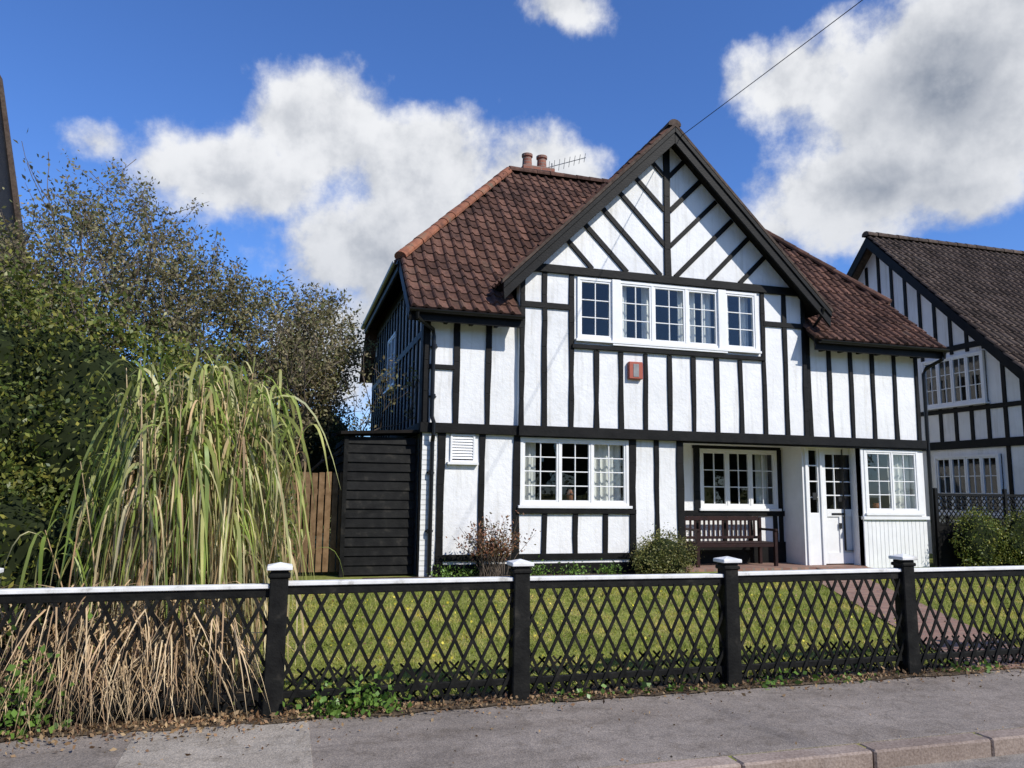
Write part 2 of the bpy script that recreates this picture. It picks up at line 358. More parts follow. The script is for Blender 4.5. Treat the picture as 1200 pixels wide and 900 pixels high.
def tiles(name,O,U,Vv,poly3,mat,par,skip=None,tw=.20,th=.30,lift=.015):
    O=Vector(O);U=Vector(U).normalized();Vv=Vector(Vv).normalized();Nn=U.cross(Vv).normalized()
    if Nn.z<0: Nn=-Nn
    P2=[((Vector(p)-O).dot(U),(Vector(p)-O).dot(Vv)) for p in poly3]
    u0=min(p[0] for p in P2);u1=max(p[0] for p in P2);v1=max(p[1] for p in P2);v0=min(p[1] for p in P2)
    prof=[(0,.0),(.10,.030),(.22,.046),(.36,.030),(.48,.004),(.72,-.004),(1.0,.0)]
    m=MB(); nu=int((u1-u0)/tw)+1; nv=int((v1-v0)/th)+1
    tw=(u1-u0)/nu; th=(v1-v0)/nv
    for j in range(nv):
        for i in range(nu):
            cu=u0+(i+.5)*tw; cv=v0+(j+.5)*th
            if not inside(P2,cu,cv): continue
            c3=O+U*cu+Vv*cv
            if skip and skip(c3): continue
            ju=random.uniform(-.004,.004); jn=random.uniform(0,.008); jv=random.uniform(-.008,.008)
            pts=[]
            for t,h in prof:
                pts.append(O+U*(cu-tw/2+t*tw+ju)+Vv*(cv-th/2-.02+jv)+Nn*(lift-.012+h*.6))
            for t,h in prof:
                pts.append(O+U*(cu-tw/2+t*tw+ju)+Vv*(cv-th/2-.02+jv)+Nn*(lift+h+.022+jn))
            for t,h in prof:
                pts.append(O+U*(cu-tw/2+t*tw+ju)+Vv*(cv+th/2)+Nn*(lift+h))
            k=len(prof); fs=[]
            for q in range(k-1):
                fs.append((q,q+1,k+q+1,k+q)); fs.append((k+q,k+q+1,2*k+q+1,2*k+q))
            m.add([tuple(p) for p in pts],fs)
    return m.obj(name,mat,par,recalc=False)
def ridge(name,a,b,r,mat,par,L=.32):
    a=Vector(a);b=Vector(b);d=(b-a);n=max(1,int(d.length/L));d.normalize();st=(b-a).length/n
    s=d.cross(Vector((0,0,1))).normalized();up=s.cross(d).normalized()
    m=MB()
    for i in range(n):
        p=a+d*i*st;q=p+d*(st+.03);pts=[];J=8;jr=random.uniform(-.006,.006)
        for e,(c,rr) in enumerate(((p,r+jr),(q,r*.9+jr))):
            for j in range(J+1):
                t=-.25+(math.pi+.5)*j/J
                pts.append(tuple(c+s*math.cos(t)*rr+up*math.sin(t)*rr*.8))
        fs=[(j,j+1,J+2+j,J+1+j) for j in range(J)]+[tuple(range(J+1))]
        m.add(pts,fs)
    return m.obj(name,mat,par,recalc=False)
def slab(name,poly,th,mat,par):
    P=[Vector(p) for p in poly]; nn=(P[1]-P[0]).cross(P[2]-P[0]).normalized()
    if nn.z<0: nn=-nn
    k=len(P); m=MB(); m.add([tuple(p) for p in P]+[tuple(p-nn*th) for p in P],[tuple(range(k)),tuple(range(2*k-1,k-1,-1))]+[(i,(i+1)%k,k+(i+1)%k,k+i) for i in range(k)])
    return m.obj(name,mat,par)

# ------------------------------------------------------------------ main house
H=empty('timber_framed_house')
F=FR['f']
FB=(Vector((0,12.9,0)),Vector((1,0,0)),Vector((0,-1,0)))
FD=(Vector((0,12.3,0)),Vector((1,0,0)),Vector((0,-1,0)))
FL=(Vector((2.05,0,0)),Vector((0,1,0)),Vector((-1,0,0)))
FRt=(Vector((11.75,0,0)),Vector((0,1,0)),Vector((1,0,0)))
GC=6.34
wall(F,2.27,6.6,.1,2.5,-.15,0,[(3.66,5.58,1.32,2.42)],'ground_floor_wall','render',H)
q=MB(F); q.box(2.05,2.27,-.15,.02,.1,2.46); q.obj('brick_pier','wbrick',H)
wall(FB,6.5,9.35,.1,2.5,-.12,0,[(7.45,9.12,1.27,2.38)],'porch_back_wall','render',H)
wall(F,10.3,11.75,1.15,2.5,-.12,0,[(10.38,11.62,1.22,2.40)],'sunroom_wall','paint',H)
q=MB(F)
for i in range(16):
    a=10.3+i*1.45/16; q.box(a+.002,a+1.45/16-.004,-.1,.012,.22,1.15)
q.box(10.3,11.75,-.12,.002,.1,1.15); q.box(10.28,11.78,-.02,.055,1.10,1.16); q.box(10.3,10.36,-.3,.018,.24,2.5)
q.obj('sunroom_boarding','paint',H,bev=.003)
q=MB(); q.box(9.25,9.32,12.3,12.9,.24,2.5); q.box(6.5,6.6,12.15,12.9,.1,2.5); q.obj('porch_side_walls','paint',H)
q=MB(); q.box(6.6,10.3,12.02,12.9,2.44,2.5); q.obj('porch_ceiling','paint',H)
q=MB(); q.box(6.6,10.3,11.95,12.9,.1,.262); q.box(9.2,10.3,11.65,11.95,.1,.245); q.obj('porch_floor','pathbrick',H)
wall(F,2.05,3.6,2.5,4.6,-.15,0,[],'upper_wall_left','render',H)
wall(F,9.15,11.75,2.5,4.6,-.15,0,[],'upper_wall_right','render',H)
wall(F,3.6,9.15,2.5,5.22,-.1,.07,[(4.62,8.12,4.1,5.18)],'gable_bay_wall','render',H)
q=MB(F); q.ext([(3.6,5.22),(9.15,5.22),(GC,7.88)],-.1,.07); q.obj('gable_wall','render',H)
for fr,nm in ((FL,'side_wall_left'),(FRt,'side_wall_right')):
    q=MB(fr); q.ext([(12.02,.1),(19.7,.1),(19.7,4.7),(18.7,5.42),(13.0,5.42),(12.02,4.6)],-.15,0); q.obj(nm,'render',H)
q=MB(); q.box(2.05,11.75,19.55,19.7,.1,4.7); q.obj('rear_wall','render',H)
window(H,F,3.66,5.58,1.32,2.42,.02,[(3.71,4.32),(4.35,4.89),(4.92,5.53)],2,4,[(3.72,3.98),(5.0,5.52)],name='ground_window')
window(H,F,4.62,8.12,4.1,5.18,.10,[(4.67,5.24),(5.42,6.00),(6.05,6.66),(6.71,7.30),(7.48,8.07)],2,3,[(5.42,5.62),(5.9,6.15),(6.6,6.95),(7.1,7.30),(7.5,7.66),(7.9,8.06)],name='upper_window')
window(H,FB,7.45,9.12,1.27,2.38,.02,[(7.50,8.02),(8.05,8.52),(8.55,9.07)],2,3,[(8.75,9.05),(7.5,7.62)],name='porch_window')
window(H,F,10.38,11.62,1.22,2.40,.015,[(10.43,11.0),(11.02,11.57)],2,4,[(11.1,11.56)],name='sunroom_window',depth=2.2,fw=.05)
q=MB(); q.tube([(10.75,12.16,1.27),(10.75,12.16,1.33),(10.75,12.16,1.40)],[.05,.065,.05],10); q.tube([(4.6,12.2,1.37),(4.6,12.2,1.50),(4.6,12.2,1.58)],[.045,.06,.03],10); q.obj('sill_pots','ridge',H)
q=MB(F); 
for a,b in ((5.25,5.41),(7.31,7.47)): q.box(a,b,.0,.125,4.08,5.18)
q.box(5.25,7.47,.0,.14,4.02,4.098); q.obj('bay_window_posts','paint',H,bev=.004)
# door
q=MB(FD); q.box(9.30,9.36,-.1,.03,.26,2.46); q.box(10.44,10.5,-.1,.03,.26,2.46); q.box(9.62,9.67,-.1,.03,.26,2.44); q.box(9.36,10.44,-.1,.028,2.40,2.46)
def leaf(q,a,b,z0,z1,glz,cols,rows,gl):
    q.box(a,a+.09,-.05,.0,z0,z1);q.box(b-.09,b,-.05,.0,z0,z1);q.box(a+.09,b-.09,-.05,-.001,z1-.1,z1);q.box(a+.09,b-.09,-.05,-.001,z0,z0+.2);q.box(a+.09,b-.09,-.05,-.001,glz-.14,glz)
    q.box(a+.09,b-.09,-.045,-.022,z0+.2,glz-.14)
    m=(a+b)/2
    if b-a>.5: q.box(m-.03,m+.03,-.05,-.002,z0+.2,glz-.14)
    ia,ib=a+.09,b-.09
    for i in range(1,cols): c=ia+(ib-ia)*i/cols;q.box(c-.011,c+.011,-.04,-.006,glz,z1-.1)
    for j in range(1,rows): c=glz+(z1-.1-glz)*j/rows;q.box(ia,ib,-.038,-.008,c-.011,c+.011)
    gl.quad((ia,-.025,glz),(ib,-.025,glz),(ib,-.025,z1-.1),(ia,-.025,z1-.1))
gl=MB(FD); leaf(q,9.67,10.44,.28,2.40,1.28,3,4,gl)
q.box(9.36,9.62,-.05,0,.26,1.2); q.box(9.36,9.40,-.05,0,1.2,2.4); q.box(9.58,9.62,-.05,0,1.2,2.4)
for j in range(5): c=1.2+j*1.18/4;q.box(9.4,9.58,-.04,-.006,c-.011,c+.011)
gl.quad((9.4,-.025,1.2),(9.58,-.025,1.2),(9.58,-.025,2.4),(9.4,-.025,2.4))
q.obj('front_door','paint',H,bev=.003); gl.obj('front_door_glass','glass',H,recalc=False)
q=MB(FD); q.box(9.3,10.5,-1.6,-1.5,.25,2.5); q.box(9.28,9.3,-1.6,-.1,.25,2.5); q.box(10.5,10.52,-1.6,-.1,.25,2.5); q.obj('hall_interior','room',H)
q=MB(FD); q.box(10.33,10.36,.0,.06,1.15,1.19); q.box(9.86,10.16,-.002,.008,1.17,1.21); q.box(10.02,10.10,.0,.012,1.42,1.5) 
q.box(9.43,9.53,.031,.04,1.45,1.58); q.obj('door_furniture','brass',H,bev=.003)
q=MB(FD); q.box(10.015,10.03,-.002,.016,.92,1.02);q.box(10.05,10.065,-.002,.016,.92,1.02)
for z in (.92,.965,1.01): q.box(10.015,10.065,-.002,.017,z,z+.014)
q.obj('house_number','brass',H)
# timbers
t=MB(F); j=lambda s=.012: random.uniform(-s,s)
def stud(u,z0,z1,w=.085,n=.028,base=0): 
    k=max(2,int((z1-z0)/.5)+1); zz=[z0+(z1-z0)*i/k for i in range(k+1)]
    for i in range(k):
        if i==0: a0,b0=j(),j()
        a1,b1=j(.009),j(.009)
        t.ext([(u-w/2+a0,zz[i]),(u+w/2+b0,zz[i]),(u+w/2+b1,zz[i+1]),(u-w/2+a1,zz[i+1])],base-.02,base+n)
        a0,b0=a1,b1
def rail(u0,u1,z,w=.09,n=.034,base=0): t.box(u0,u1,base-.02,base+n,z-w/2+j(.004),z+w/2+j(.004))
t.box(2.0,3.6,-.02,.075,2.44,2.60); t.box(3.6,9.15,-.02,.125,2.435,2.605); t.box(9.15,11.8,-.02,.075,2.44,2.60)
for u,w in ((2.36,.11),(3.02,.10),(3.60,.11),(5.65,.12),(6.10,.08),(6.55,.13)): stud(u,.4,2.45,w)
for u in (4.08,4.62,5.15): stud(u,.46,1.2)
rail(2.3,6.6,.50,.10); rail(3.6,5.7,1.225,.07,.05); t.box(2.27,6.62,-.02,.045,.22,.40)
rail(3.6,5.7,2.435,.02,.05)
t.box(6.6,11.78,-.04,.05,2.41,2.44)
for u,w in ((2.09,.09),(2.57,.10),(3.10,.09)): stud(u,2.6,4.6,w)
rail(2.1,2.55,3.5,.08)
for u in (9.24,9.70,10.18,10.67,11.18,11.70): stud(u,2.6,4.6,.085)
B=.07
for u in (3.65,4.04,4.52): stud(u,2.6,5.25,.085,base=B)
for u in (8.24,8.70,9.10): stud(u,2.6,5.25,.085,base=B)
for u in (4.97,5.42,5.88,6.34,6.80,7.27,7.75): stud(u,2.6,3.92,.085,base=B)
rail(4.52,8.24,3.97,.07,.06,B)
rail(3.62,4.5,4.63,.10,.034,B); rail(8.24,9.13,4.63,.10,.034,B)
t.box(3.6,9.15,B-.02,B+.06,5.20,5.34)
stud(GC,5.34,7.8,.12,.036,B)
for z0 in (7.15,6.5,5.85,5.2,4.55,3.9):
    zc=max(z0,5.34); dx0=zc-z0; dx1=(7.85-z0)/2; z1=z0+dx1
    for sg in (-1,1):
        s0=max(dx0,.05)
        t.bar((GC+sg*s0,z0+s0),(GC+sg*dx1,z1+j(.02)),.085+j(.006),B-.02,B+.028)
t.obj('timber_frame','black',H,bev=.005)
t=MB(FB); stud(7.38,.26,2.45,.12);stud(7.0,.26,2.45,.09); rail(7.0,9.25,1.18,.10); rail(6.6,9.25,.45,.40)
for u in (7.95,8.5,9.05): stud(u,.5,1.14,.08)
rail(7.3,9.2,2.41,.05); t.box(9.13,9.22,-.02,.03,.5,2.4)
t.obj('porch_timber','black',H,bev=.005)
t=MB(FL); t.box(12.0,19.7,-.02,.06,2.44,2.6); u=12.15
while u<19.7:
    z1=min(5.4,4.65+(u-12.02)*.82) if u<13.2 else (5.4 if u<18.7 else 4.8)
    t.box(u-.06,u+.06,-.02,.035,2.6,z1); u+=.43
t.box(12.9,18.8,-.02,.04,5.2,5.42); t.box(12.2,19.6,-.02,.034,4.0,4.12); t.box(12.0,12.1,-.02,.03,.2,4.6)
t.obj('side_timber_frame','black',H,bev=.005)
window(H,FL,15.2,16.4,3.6,4.7,.06,[(15.25,15.78),(15.82,16.35)],2,3,room=False,name='side_window',sill=True)
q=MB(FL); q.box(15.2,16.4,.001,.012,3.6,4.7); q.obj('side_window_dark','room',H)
t=MB(FRt); t.box(12.0,19.7,-.02,.06,2.44,2.6); u=12.06
while u<19.7:
    t.box(u-.045,u+.045,-.02,.028,2.6,4.7); u+=.5
t.obj('side_timber_frame_right','black',H,bev=.005)
q=MB(F); q.box(2.5,2.90,.0,.03,1.99,2.02);q.box(2.5,2.53,0,.03,2.02,2.42);q.box(2.87,2.9,0,.03,2.02,2.42);q.box(2.5,2.9,0,.031,2.40,2.43);q.box(2.45,2.95,0,.08,1.95,1.99)
for i in range(8):
    z=2.04+i*.045; q.add([(2.53,.025,z),(2.87,.025,z),(2.87,.004,z+.038),(2.53,.004,z+.038),(2.53,.025,z+.008),(2.87,.025,z+.008),(2.87,.004,z+.046),(2.53,.004,z+.046)],[(0,1,2,3),(4,5,6,7),(0,1,5,4),(3,2,6,7)])
q.obj('louvre_vent','paint',H)
q=MB(F); q.box(2.5,2.9,.001,.003,2.0,2.42); q.obj('vent_back','black',H)
q=MB(F); q.box(5.54,5.80,.07,.15,3.46,3.76); q.obj('alarm_box','red',H,bev=.012)
q=MB(F); q.box(5.62,5.72,.149,.156,3.50,3.72); q.obj('alarm_box_panel','lead',H)
# roof
A0=(1.74,11.6,4.35);A1=(12.05,11.6,4.35);K0=(1.74,12.95,5.5);K1=(12.05,12.95,5.5);R0=(4.5,15.85,8.63);R1=(9.3,15.85,8.63)
B0=(1.74,18.75,5.5);B1=(12.05,18.75,5.5);D0=(1.74,20.1,4.35);D1=(12.05,20.1,4.35)
slab('roof_lower_left',[A0,(3.58,11.6,4.35),(3.58,12.95,5.5),K0],.10,'under',H)
slab('roof_lower_right',[(9.17,11.6,4.35),A1,K1,(9.17,12.95,5.5)],.10,'under',H)
slab('roof_front',[K0,K1,R1,R0],.08,'under',H); slab('roof_hip_left',[K0,R0,B0],.08,'under',H); slab('roof_hip_right',[K1,R1,B1],.08,'under',H)
slab('roof_rear',[B0,B1,R1,R0],.08,'tile',H); slab('roof_rear_low',[D0,D1,B1,B0],.10,'tile',H)
def skip(c):
    return (3.60<c.x<9.12) and c.z<8.0-abs(c.x-GC)
tiles('roof_tiles_lower',A0,(1,0,0),Vector(K0)-Vector(A0),[A0,A1,K1,K0],'tile',H,skip)
tiles('roof_tiles_front',K0,(1,0,0),(0,2.9,3.13),[K0,K1,R1,R0],'tile',H,skip)
tiles('roof_tiles_hip_left',K0,(0,1,0),(2.76,0,3.13),[K0,B0,R0],'tile',H)
tiles('roof_tiles_hip_right',K1,(0,1,0),(-2.75,0,3.13),[K1,B1,R1],'tile',H)
up=lambda p,d=.05:(p[0],p[1],p[2]+d)
ridge('hip_tiles_left',up(K0),up(R0),.12,'ridge',H); ridge('hip_tiles_right',up(K1),up(R1),.12,'tile',H); ridge('ridge_tiles',up(R0),up(R1),.13,'tile',H)
ridge('hip_tiles_rear',up(B0),up(R0),.12,'ridge',H)
gz0=8.0; yf=11.6
for sg in (-1,1):
    P=[(GC,yf,gz0),(GC,15.27,gz0),(GC+sg*2.5,12.95,5.5),(GC+sg*3.08,12.25,gz0-3.08),(GC+sg*3.08,yf,gz0-3.08)]
    slab('gable_roof_%s'%('left' if sg<0 else 'right'),P,.09,'under',H)
    tiles('gable_tiles_%s'%('left' if sg<0 else 'right'),P[4],(0,1,0),(-sg,0,1),[P[0],P[1],P[2],P[3],P[4]],'tile',H)
ridge('gable_ridge',(GC,yf-.03,gz0+.03),(GC,15.2,gz0+.03),.12,'tile2',H)
bb=MB(FR['f'])
for sg in (-1,1):
    ax,bx=GC,GC+sg*3.12
    bb.ext([(ax,gz0-.06),(bx,gz0-3.12-.06),(bx-sg*.02,gz0-3.12-.30),(bx-sg*.2,gz0-3.12-.10),(ax,gz0-.32)],.385,.425)
    bb.ext([(ax,gz0-.02),(bx,gz0-3.12-.02),(bx,gz0-3.12-.12),(ax,gz0-.12)],.4251,.45)
bb.obj('bargeboards','black',H,bev=.005)
for sg in (-1,1):
    q=MB(FR['f']); q.ext([(GC,gz0+.05),(GC+sg*3.14,gz0-3.09),(GC+sg*3.14,gz0-3.15),(GC,gz0-.015)],.36,.455); q.obj('verge_%s'%('l' if sg<0 else 'r'),'tile2',H)
fb=MB()
for x0 in (1.72,12.03):
    fb.add([(x0,11.58,4.34),(x0,12.97,5.53),(x0,12.97,5.32),(x0,11.62,4.15),(x0+.04,11.58,4.34),(x0+.04,12.97,5.53),(x0+.04,12.97,5.32),(x0+.04,11.62,4.15)],[(0,1,2,3),(4,5,6,7),(0,1,5,4),(2,3,7,6),(0,3,7,4)])
fb.box(1.70,1.74,12.95,18.75,5.3,5.5)
fb.box(1.74,3.6,11.66,11.69,4.16,4.34); fb.box(9.15,12.05,11.66,11.69,4.16,4.34)
u=1.95
while u<12:
    if u<3.55 or u>9.3: fb.box(u-.03,u+.03,11.69,12.0,4.20,4.31)
    u+=.42
fb.obj('fascia_and_rafters','black',H,bev=.004)
gt=MB()
def gutter(a,b,r=.055):
    a=Vector(a);b=Vector(b);d=(b-a).normalized();s=d.cross(Vector((0,0,1)));pts=[];J=8
    for c in (a,b):
        for rr in (r,r-.006):
            for i in range(J+1):
                tt=math.pi+math.pi*i/J; pts.append(tuple(c+s*math.cos(tt)*rr+Vector((0,0,math.sin(tt)*rr))))
    k=J+1; fs=[]
    for i in range(J): fs+=[(i,i+1,2*k+i+1,2*k+i),(k+i,k+i+1,3*k+i+1,3*k+i),(i,i+1,k+i+1,k+i),(2*k+i,2*k+i+1,3*k+i+1,3*k+i)]
    gt.add(pts,fs)
gutter((1.72,11.58,4.33),(3.58,11.58,4.33)); gutter((9.2,11.58,4.33),(12.08,11.58,4.33)); gutter((1.66,12.95,5.46),(1.66,18.75,5.46))
gt.tube([(1.85,11.58,4.28),(1.85,11.6,4.2),(2.16,11.9,4.08),(2.18,11.93,3.98),(2.18,11.93,2.7),(2.2,11.86,2.6),(2.2,11.86,2.4),(2.2,11.93,2.3),(2.2,11.94,.25)],.034,8)
gt.tube([(12.0,11.58,4.28),(12.0,11.62,4.15),(11.86,11.9,4.0),(11.84,11.95,3.9),(11.84,11.95,.25)],.034,8)
gt.tube([(9.28,11.55,4.92),(9.28,11.6,4.8),(9.3,11.88,4.62),(9.3,11.9,4.4)],.03,8)
for z in (.9,1.8,3.0,3.8):
    gt.box(2.13,2.25,11.96,12.0,z,z+.03); gt.tube([(2.19,11.93,z-.02),(2.19,11.93,z+.05)],.042,8)
gt.obj('gutters_and_downpipes','gutter',H,smooth=False)
q=MB(); q.box(4.95,5.62,16.1,16.75,7.6,8.88); q.box(4.90,5.67,16.05,16.8,8.88,8.98); q.obj('chimney_stack','stackbrick',H,bev=.01)
q=MB()
for x in (5.10,5.46): q.tube([(x,16.4,8.98),(x,16.4,9.04),(x,16.4,9.30),(x,16.4,9.32),(x,16.4,9.38)],[.14,.12,.105,.13,.13],14)
q.obj('chimney_pots','stackbrick',H)
q=MB(); q.tube([(5.75,16.5,8.3),(5.75,16.5,9.3)],.015,6); q.tube([(5.5,16.5,9.12),(6.5,16.2,9.42)],.010,5)
for i in range(9):
    f=i/8; c=Vector((5.55,16.5,9.13)).lerp(Vector((6.47,16.2,9.41)),f); L_=.20-.09*f; q.tube([c+Vector((.02,.1,-L_*.6)),c+Vector((-.02,-.1,L_*.6))],.006,4)
q.obj('tv_aerial','lead',H)

# ------------------------------------------------------------------ bench
Bn=empty('park_bench'); q=MB()
x0,x1=6.98,8.62; by=12.25
for x in (x0,x1-.06): 
    q.box(x,x+.06,by-.02,by+.04,.26,.88); q.box(x,x+.06,by+.46,by+.52,.26,1.12); q.box(x+.003,x+.057,by-.04,by+.5,.88,.92); q.box(x+.005,x+.055,by+.04,by+.46,.60,.66)
q.box(x0+.06,x1-.06,by+.0,by+.03,.60,.66); q.box(x0+.06,x1-.06,by+.465,by+.50,1.05,1.13); q.box(x0+.06,x1-.06,by+.465,by+.50,.72,.77)
for i in range(5): q.box(x0+.01,x1-.01,by+.0+i*.092,by+.08+i*.092,.662,.685)
u=x0+.14
while u<x1-.12: q.box(u,u+.045,by+.475,by+.49,.77,1.05); u+=.095
q.obj('bench_slats','wood',Bn,bev=.005)

# ------------------------------------------------------------------ shed
Sh=empty('weatherboard_shed'); q=MB()
x0,x1,y0,y1=.90,1.98,12.2,14.6
z=.25
while z<2.32:
    h=.155; zz=min(z+h,2.36); jj=random.uniform(-.006,.006)
    q.add([(x0,y0-.03+jj,z),(x1,y0-.03-jj,z+jj),(x1,y0-.004,zz),(x0,y0-.004,zz),(x0,y0+.02,z),(x1,y0+.02,z),(x1,y0+.02,zz),(x0,y0+.02,zz)],[(0,1,2,3),(0,1,5,4),(1,2,6,5),(0,3,7,4),(3,2,6,7)])
    q.add([(x0-.03,y0,z),(x0-.03,y1,z),(x0-.004,y1,zz),(x0-.004,y0,zz),(x0+.02,y0,z),(x0+.02,y1,z),(x0+.02,y1,zz),(x0+.02,y0,zz)],[(0,1,2,3),(0,1,5,4),(1,2,6,5),(0,3,7,4),(3,2,6,7)])
    z+=h-.012
q.box(x0-.035,x0+.03,y0-.04,y0+.03,.22,2.38); q.box(x0+.02,x1,y0+.021,y1,.2,2.36)
q.obj('weatherboards','blackf',Sh,bev=.002,recalc=False)
q=MB(); q.add([(x0-.10,y0-.12,2.38),(x1+.06,y0-.12,2.44),(x1+.06,y1,2.56),(x0-.10,y1,2.50),(x0-.10,y0-.12,2.43),(x1+.06,y0-.12,2.49),(x1+.06,y1,2.61),(x0-.10,y1,2.55)],[(0,1,2,3),(4,5,6,7),(0,1,5,4),(1,2,6,5),(2,3,7,6),(3,0,4,7)])
q.obj('shed_roof','under',Sh,bev=.004)

Ga=empty('wooden_gate'); q=MB()
u=-.95
while u<.86:
    q.box(u,u+.085,12.38,12.40,.28,1.80+random.uniform(-.015,.015)); u+=.105
q.box(-.95,.88,12.4,12.44,.55,.64);q.box(-.95,.88,12.4,12.44,1.45,1.54);q.box(-1.02,-.94,12.36,12.46,.2,1.9)
q.obj('gate_slats','gate',Ga,bev=.003)

# ------------------------------------------------------------------ front fence
Fe=empty('lattice_fence'); PX=[-5.34,-3.56,-1.79,0,1.76,3.56,5.34]
fy=5.74
j=lambda s=.008: random.uniform(-s,s)
fp=MB(); fc=MB(); fr_=MB(); fw=MB()
PXX=PX+[7.35,9.15,10.95,12.75]
for x in PXX:
    dx=j(.008); fp.add([(x-.068,fy-.068,0),(x+.068,fy-.068,0),(x+.068,fy+.068,0),(x-.068,fy+.068,0),(x-.062+dx,fy-.062,.985),(x+.062+dx,fy-.062,.985),(x+.062+dx,fy+.062,.985),(x-.062+dx,fy+.062,.985)],[(3,2,1,0),(4,5,6,7),(0,1,5,4),(1,2,6,5),(2,3,7,6),(3,0,4,7)])
    fp.box(x-.075+dx,x+.075+dx,fy-.075,fy+.075,.93,.96)
    fc.add([(x-.085+dx,fy-.085,.985),(x+.085+dx,fy-.085,.985),(x+.085+dx,fy+.085,.985),(x-.085+dx,fy+.085,.985),(x-.085+dx,fy-.085,1.012),(x+.085+dx,fy-.085,1.012),(x+.085+dx,fy+.085,1.012),(x-.085+dx,fy+.085,1.012),(x+dx,fy,1.035)],[(3,2,1,0),(4,5,8),(5,6,8),(6,7,8),(7,4,8),(0,1,5,4),(1,2,6,5),(2,3,7,6),(3,0,4,7)])
FF=(Vector((0,fy,0)),Vector((1,0,0)),Vector((0,-1,0)))
lat=MB(FF)
def clipseg(p,q,xa,xb,za,zb):
    dx,dz=q[0]-p[0],q[1]-p[1];t0,t1=0,1
    for pp,qq in((-dx,p[0]-xa),(dx,xb-p[0]),(-dz,p[1]-za),(dz,zb-p[1])):
        if abs(pp)<1e-9:
            if qq<0:return None
        else:
            r=qq/pp
            if pp<0:t0=max(t0,r)
            else:t1=min(t1,r)
    if t0>=t1-.03:return None
    return (p[0]+t0*dx,p[1]+t0*dz),(p[0]+t1*dx,p[1]+t1*dz)
for a,b in zip(PXX[:-1],PXX[1:]):
    xa,xb=a+.06,b-.06; s0=j(.006)-(.02 if b<=0 else 0); s1=s0+j(.008)
    def trail(m,y0,y1,za,zb):
        m.add([(xa,y0,za+s0),(xb,y0,za+s1),(xb,y1,za+s1),(xa,y1,za+s0),(xa,y0,zb+s0),(xb,y0,zb+s1),(xb,y1,zb+s1),(xa,y1,zb+s0)],[(3,2,1,0),(4,5,6,7),(0,1,5,4),(1,2,6,5),(2,3,7,6),(3,0,4,7)])
    trail(fw,fy-.04,fy+.04,.876,.905); trail(fr_,fy-.022,fy+.022,.815,.875); fr_.box(xa,xb,fy-.02,fy+.02,.12,.165)
    step=.137; sl=2.0
    for sg,n0 in ((1,.006),(-1,-.006)):
        u=xa-1.2
        while u<xb+1.2:
            p=(u+j(.006),.05);q_=(u+sg*.85/sl+j(.010),.90)
            c=clipseg(p,q_,xa,xb,.05+j(.012),.82+s0)
            if c: lat.bar(c[0],c[1],.023+j(.002),n0-.005+.022,n0+.005+.022)
            u+=step
    for sg,n0 in ((1,-.024),(-1,-.036)):
        u=xa-.4+.05
        while u<xb+.4:
            c=clipseg((u+j(.01),.03),(u+sg*.30+j(.01),.33),xa,xb,.03,.30)
            if c: lat.bar(c[0],c[1],.015,n0-.004,n0+.004)
            u+=.12
fp.obj('posts','blackf',Fe,bev=.008);fc.obj('post_caps','fpaint',Fe,bev=.004);fr_.obj('rails','blackf',Fe,bev=.004);fw.obj('white_top_rail','fpaint',Fe,bev=.004);lat.obj('lattice','blackf',Fe)

Tr=empty('trellis_fence'); FT=(Vector((0,11.95,0)),Vector((1,0,0)),Vector((0,-1,0))); lat=MB(FT)
for a,b in ((11.95,13.6),(13.65,15.3)):
    lat.box(a,b,-.02,.02,1.55,1.6); lat.box(a,b,-.02,.02,1.0,1.04); lat.box(a-.04,a+.02,-.03,.03,.2,1.7); 
    for sg in (1,-1):
        u=a-.7
        while u<b+.7:
            c=clipseg((u,1.02),(u+sg*.5,1.57),a,b,1.02,1.57)
            if c: lat.bar(c[0],c[1],.022,-.006*sg-.004,-.006*sg+.004)
            u+=.11
    lat.box(a,b,-.012,.012,.2,1.0)
lat.obj('trellis_panels','black',Tr)

# ------------------------------------------------------------------ neighbour house (right)
Nh=empty('neighbour_timber_house'); FN=(Vector((14.5,0,0)),Vector((0,1,0)),Vector((-1,0,0)))
q=MB(FN); q.ext([(12,.1),(19.72,.1),(19.72,4.25),(15.86,8.1),(12,4.25)],-.15,0); q.obj('gable_wall','render',Nh)
q=MB(); q.box(14.5,26,12,12.15,.1,4.25); q.box(14.6,26,19.5,19.7,.1,4.25); q.box(25.9,26,12,19.7,.1,4.25); q.obj('long_walls','render',Nh)
RA=[(14.15,11.6,3.88),(26,11.6,3.88),(26,15.86,8.18),(14.15,15.86,8.18)]; RB=[(14.15,20.12,3.88),(26,20.12,3.88),(26,15.86,8.18),(14.15,15.86,8.18)]
slab('roof_front',RA,.1,'under',Nh); slab('roof_rear',RB,.1,'tile2',Nh)
tiles('roof_tiles',RA[0],(1,0,0),(0,4.26,4.30),RA,'tile2',Nh)
ridge('ridge_tiles',(14.12,15.86,8.22),(26,15.86,8.22),.13,'tile2',Nh)
t=MB(FN)
t.ext([(11.55,3.86),(15.86,8.16),(20.17,3.86),(20.17,3.6),(15.86,7.88),(11.55,3.6)],.31,.36)
t.box(12,19.7,-.02,.06,2.6,2.78); t.box(12.78,18.9,-.02,.04,4.82,4.95)
t.box(12.0,19.7,-.02,.036,3.42,3.52)
u=12.1
while u<19.7:
    zt=8.0-abs(u-15.86)*1.0-.06
    if 12.8<u<14.6:
        t.box(u-.045,u+.045,-.02,.028,2.78,3.6)
        if zt>4.76: t.box(u-.045,u+.045,-.02,.028,4.75,zt)
        t.box(u-.045,u+.045,-.02,.028,.2,1.1)
    else:
        t.box(u-.045,u+.045,-.02,.028,.2,zt)
    u+=.42
t.obj('timber_frame','black',Nh,bev=.004)
